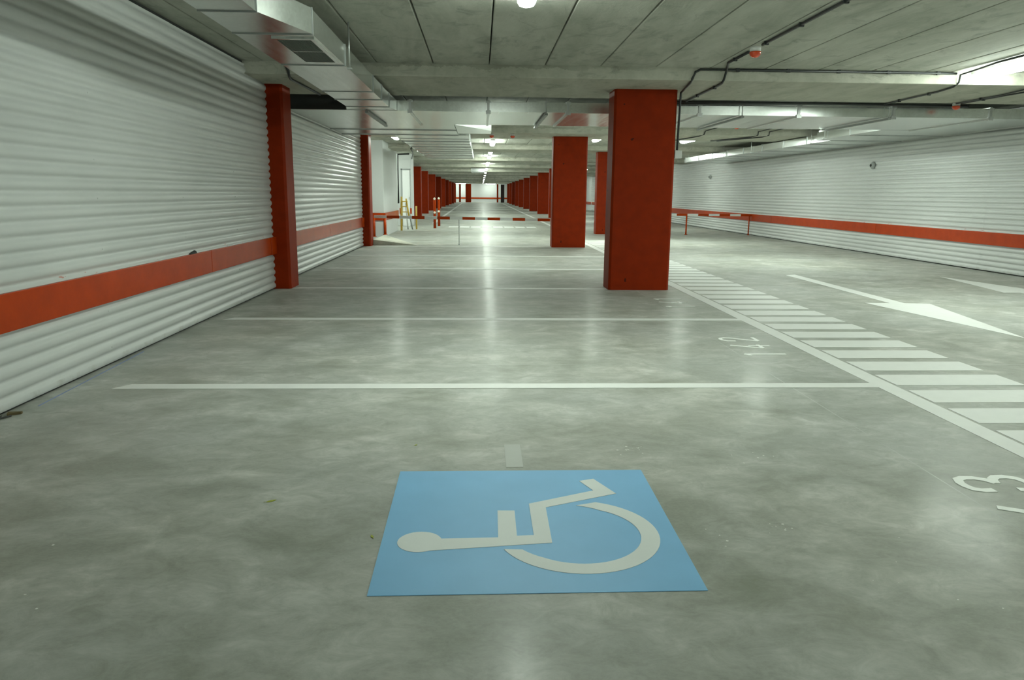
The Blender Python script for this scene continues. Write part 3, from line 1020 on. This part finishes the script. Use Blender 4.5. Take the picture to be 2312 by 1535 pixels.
leaf(-0.86, 2.93, 0.020, 0.6, 'small yellow green leaf on floor left of the blue square')
leaf(-0.40, 2.595, 0.013, 2.0, 'tiny yellow green leaf touching left edge of the blue square')
leaf(-0.325, 3.62, 0.010, 1.0, 'tiny yellow green leaf behind left corner of the blue square')

# scrap at the left wall foot
mb = MB()
mb.hexa([(-2.655, 4.15, 0.002), (-2.595, 4.185, 0.002), (-2.60, 4.205, 0.002), (-2.665, 4.18, 0.002), (-2.655, 4.15, 0.014), (-2.595, 4.185, 0.016), (-2.60, 4.205, 0.014), (-2.665, 4.18, 0.017)])
o = mb.build('wood_scrap', M['wood'])
tag(o, 'small brown wood scrap at foot of the left wall', 'scrap')
mb = MB()
mb.tube([(-2.665, 4.02, 0.006), (-2.645, 4.08, 0.009), (-2.625, 4.14, 0.006)], 0.005, 6)
mb.tube([(-2.65, 4.04, 0.006), (-2.665, 4.12, 0.010)], 0.004, 6)
o = mb.build('twig', M['dark'])
tag(o, 'dark twig beside the wood scrap at left wall foot', 'twig')
mb = MB()
mb.hexa([(-2.685, 7.02, 0.677), (-2.655, 7.02, 0.677), (-2.655, 7.16, 0.677), (-2.685, 7.16, 0.677), (-2.685, 7.04, 0.684), (-2.66, 7.03, 0.684), (-2.66, 7.15, 0.70), (-2.68, 7.15, 0.705)])
o = mb.build('tape_scrap', M['dark'])
tag(o, 'dark scrap lying on top edge of the left guard rail', 'scrap')

# ------------------------------------------------------------------ barriers
def boom(x0, x1, y, z, label, posts, n, first_red, za=None):
    t = thing('boom_barrier', label, 'barrier', ((x0 + x1) / 2, y, 0), 'striped boom barriers')
    za = z if za is None else za
    w = (x1 - x0) / n
    for k in range(n):
        red = (k + (0 if first_red else 1)) % 2 == 0
        a, b = x0 + w * k, x0 + w * (k + 1)
        z_a, z_b = z + (za - z) * k / n, z + (za - z) * (k + 1) / n
        h = 0.034
        mb = MB()
        mb.hexa([(a, y - 0.02, z_a - h), (b, y - 0.02, z_b - h), (b, y + 0.02, z_b - h), (a, y + 0.02, z_a - h),
                 (a, y - 0.02, z_a + h), (b, y - 0.02, z_b + h), (b, y + 0.02, z_b + h), (a, y + 0.02, z_a + h)])
        at(mb.build('red_stripe' if red else 'white_stripe', M['rail' if red else 'marking']), t)
    for px_, r, mt, base in posts:
        mb = MB().tube([(px_, y, base), (px_, y, z - 0.034)], r, 10)
        mb.lathe((px_, y, base), [(r * 2.2, 0), (r * 2.2, 0.012), (r * 1.3, 0.02)], 12)
        at(mb.build('support_post', M[mt]), t)
    return t


boom(-2.60, 2.02, 18.62, 0.672, 'red and white striped boom crossing from left pillar to second largest pillar', [(-0.53, 0.008, 'grey', 0)], 15, False, 0.62)
boom(4.9, 8.72, 24.1, 0.635, 'red and white striped boom at right reaching the corrugated wall', [(6.62, 0.025, 'rail', 0), (8.66, 0.02, 'rail', 0)], 11, True)
for k, (x, l) in enumerate(((-2.745, 'short red post at the corner of the white room, right one of two'), (-3.06, 'short red post before the white room, beside second left pillar'))):
    zr = 0.06 if k == 0 else 0.0
    mb = MB().tube([(x, 21.88, zr), (x, 21.88, 0.56)], 0.04, 10)
    mb.lathe((x, 21.88, zr), [(0.07, 0), (0.07, 0.012), (0.045, 0.02)], 12)
    tag(mb.build('red_post', M['rail']), l, 'post', 'short red posts by the ramp')
# bollard pair
for k, (x, y, l) in enumerate(((-1.655, 27.5, 'tall red bollard with pale reflectors, nearer of the pair'), (-1.60, 29.3, 'tall red bollard with pale reflectors, farther of the pair'))):
    t = thing('bollard', l, 'bollard', (x, y, 0), 'pair of red bollards beyond the left boom')
    kid(MB().lathe((0, 0, 0), [(0.05, 0), (0.05, 1.03), (0.045, 1.06), (0.02, 1.08)], 14).build('post', M['rail']), t)
    for z in (1.05, 0.56):
        kid(MB().lathe((0, -0.051, z), [(0.042, 0), (0.042, -0.015), (0.02, -0.02)], 12, 'y').build('reflector', M['reflector']), t)

# ------------------------------------------------------------------ ramp, ladder, doors on the left
mb = MB()
mb.bm.verts.ensure_lookup_table()
pts = [(-1.50, 18.28, 0.0015), (-2.585, 18.28, 0.0015), (-2.77, 21.95, 0.0015), (-2.585, 18.28, 0.135), (-2.77, 21.95, 0.055)]
V = [mb.bm.verts.new(p) for p in pts]
for q in ((0, 1, 2), (0, 3, 1), (1, 3, 4, 2), (0, 4, 3), (0, 2, 4)):
    mb.bm.faces.new([V[i] for i in q])
o = mb.build('concrete_ramp', M['beam'])
tag(o, 'low concrete ramp wedge rising to the left behind second left pillar', 'ramp')
o['kind'] = 'thing'

t = thing('stepladder', 'yellow stepladder standing against the white room corner on the left', 'stepladder', (-2.6, 25.9, 0))
rails = MB()
at(MB().tube([(-2.66, 25.6, 0.0), (-2.66, 25.78, 1.12)], 0.035, 8).build('rail', M['yellow']), t)
at(MB().tube([(-2.40, 25.65, 0.42), (-2.52, 25.85, 1.05)], 0.03, 8).build('rail', M['yellow']), t)
at(MB().tube([(-2.52, 26.4, 0.0), (-2.56, 26.1, 0.9)], 0.025, 8).build('rear_leg', M['white_plastic']), t)
at(MB().tube([(-2.36, 26.4, 0.0), (-2.45, 26.1, 0.6)], 0.025, 8).build('rear_leg', M['grey']), t)
mb = MB()
for z in (0.45, 0.60, 0.78, 0.95):
    mb.box(-2.66, -2.46, 25.68, 25.80, z, z + 0.03, 0.004)
at(mb.build('steps', M['yellow']), t)
at(MB().tube([(-2.24, 26.6, 0.0), (-2.24, 26.6, 0.80)], 0.03, 8).build('side_post', M['yellow']), t)

d = struct(MB().box(-2.98, -2.70, 29.24, 29.3, 0.0, 2.1, 0.006).build('door_1', M['door']))
h = MB().box(-2.74, -2.72, 29.20, 29.24, 1.0, 1.1, 0.003).build('door_handle', M['steel'], d)
f = MB()
f.box(-3.03, -2.985, 29.22, 29.3, 0, 2.15)
f.box(-3.03, -2.66, 29.22, 29.3, 2.105, 2.15)
struct(f.build('trim_1', M['grey']))
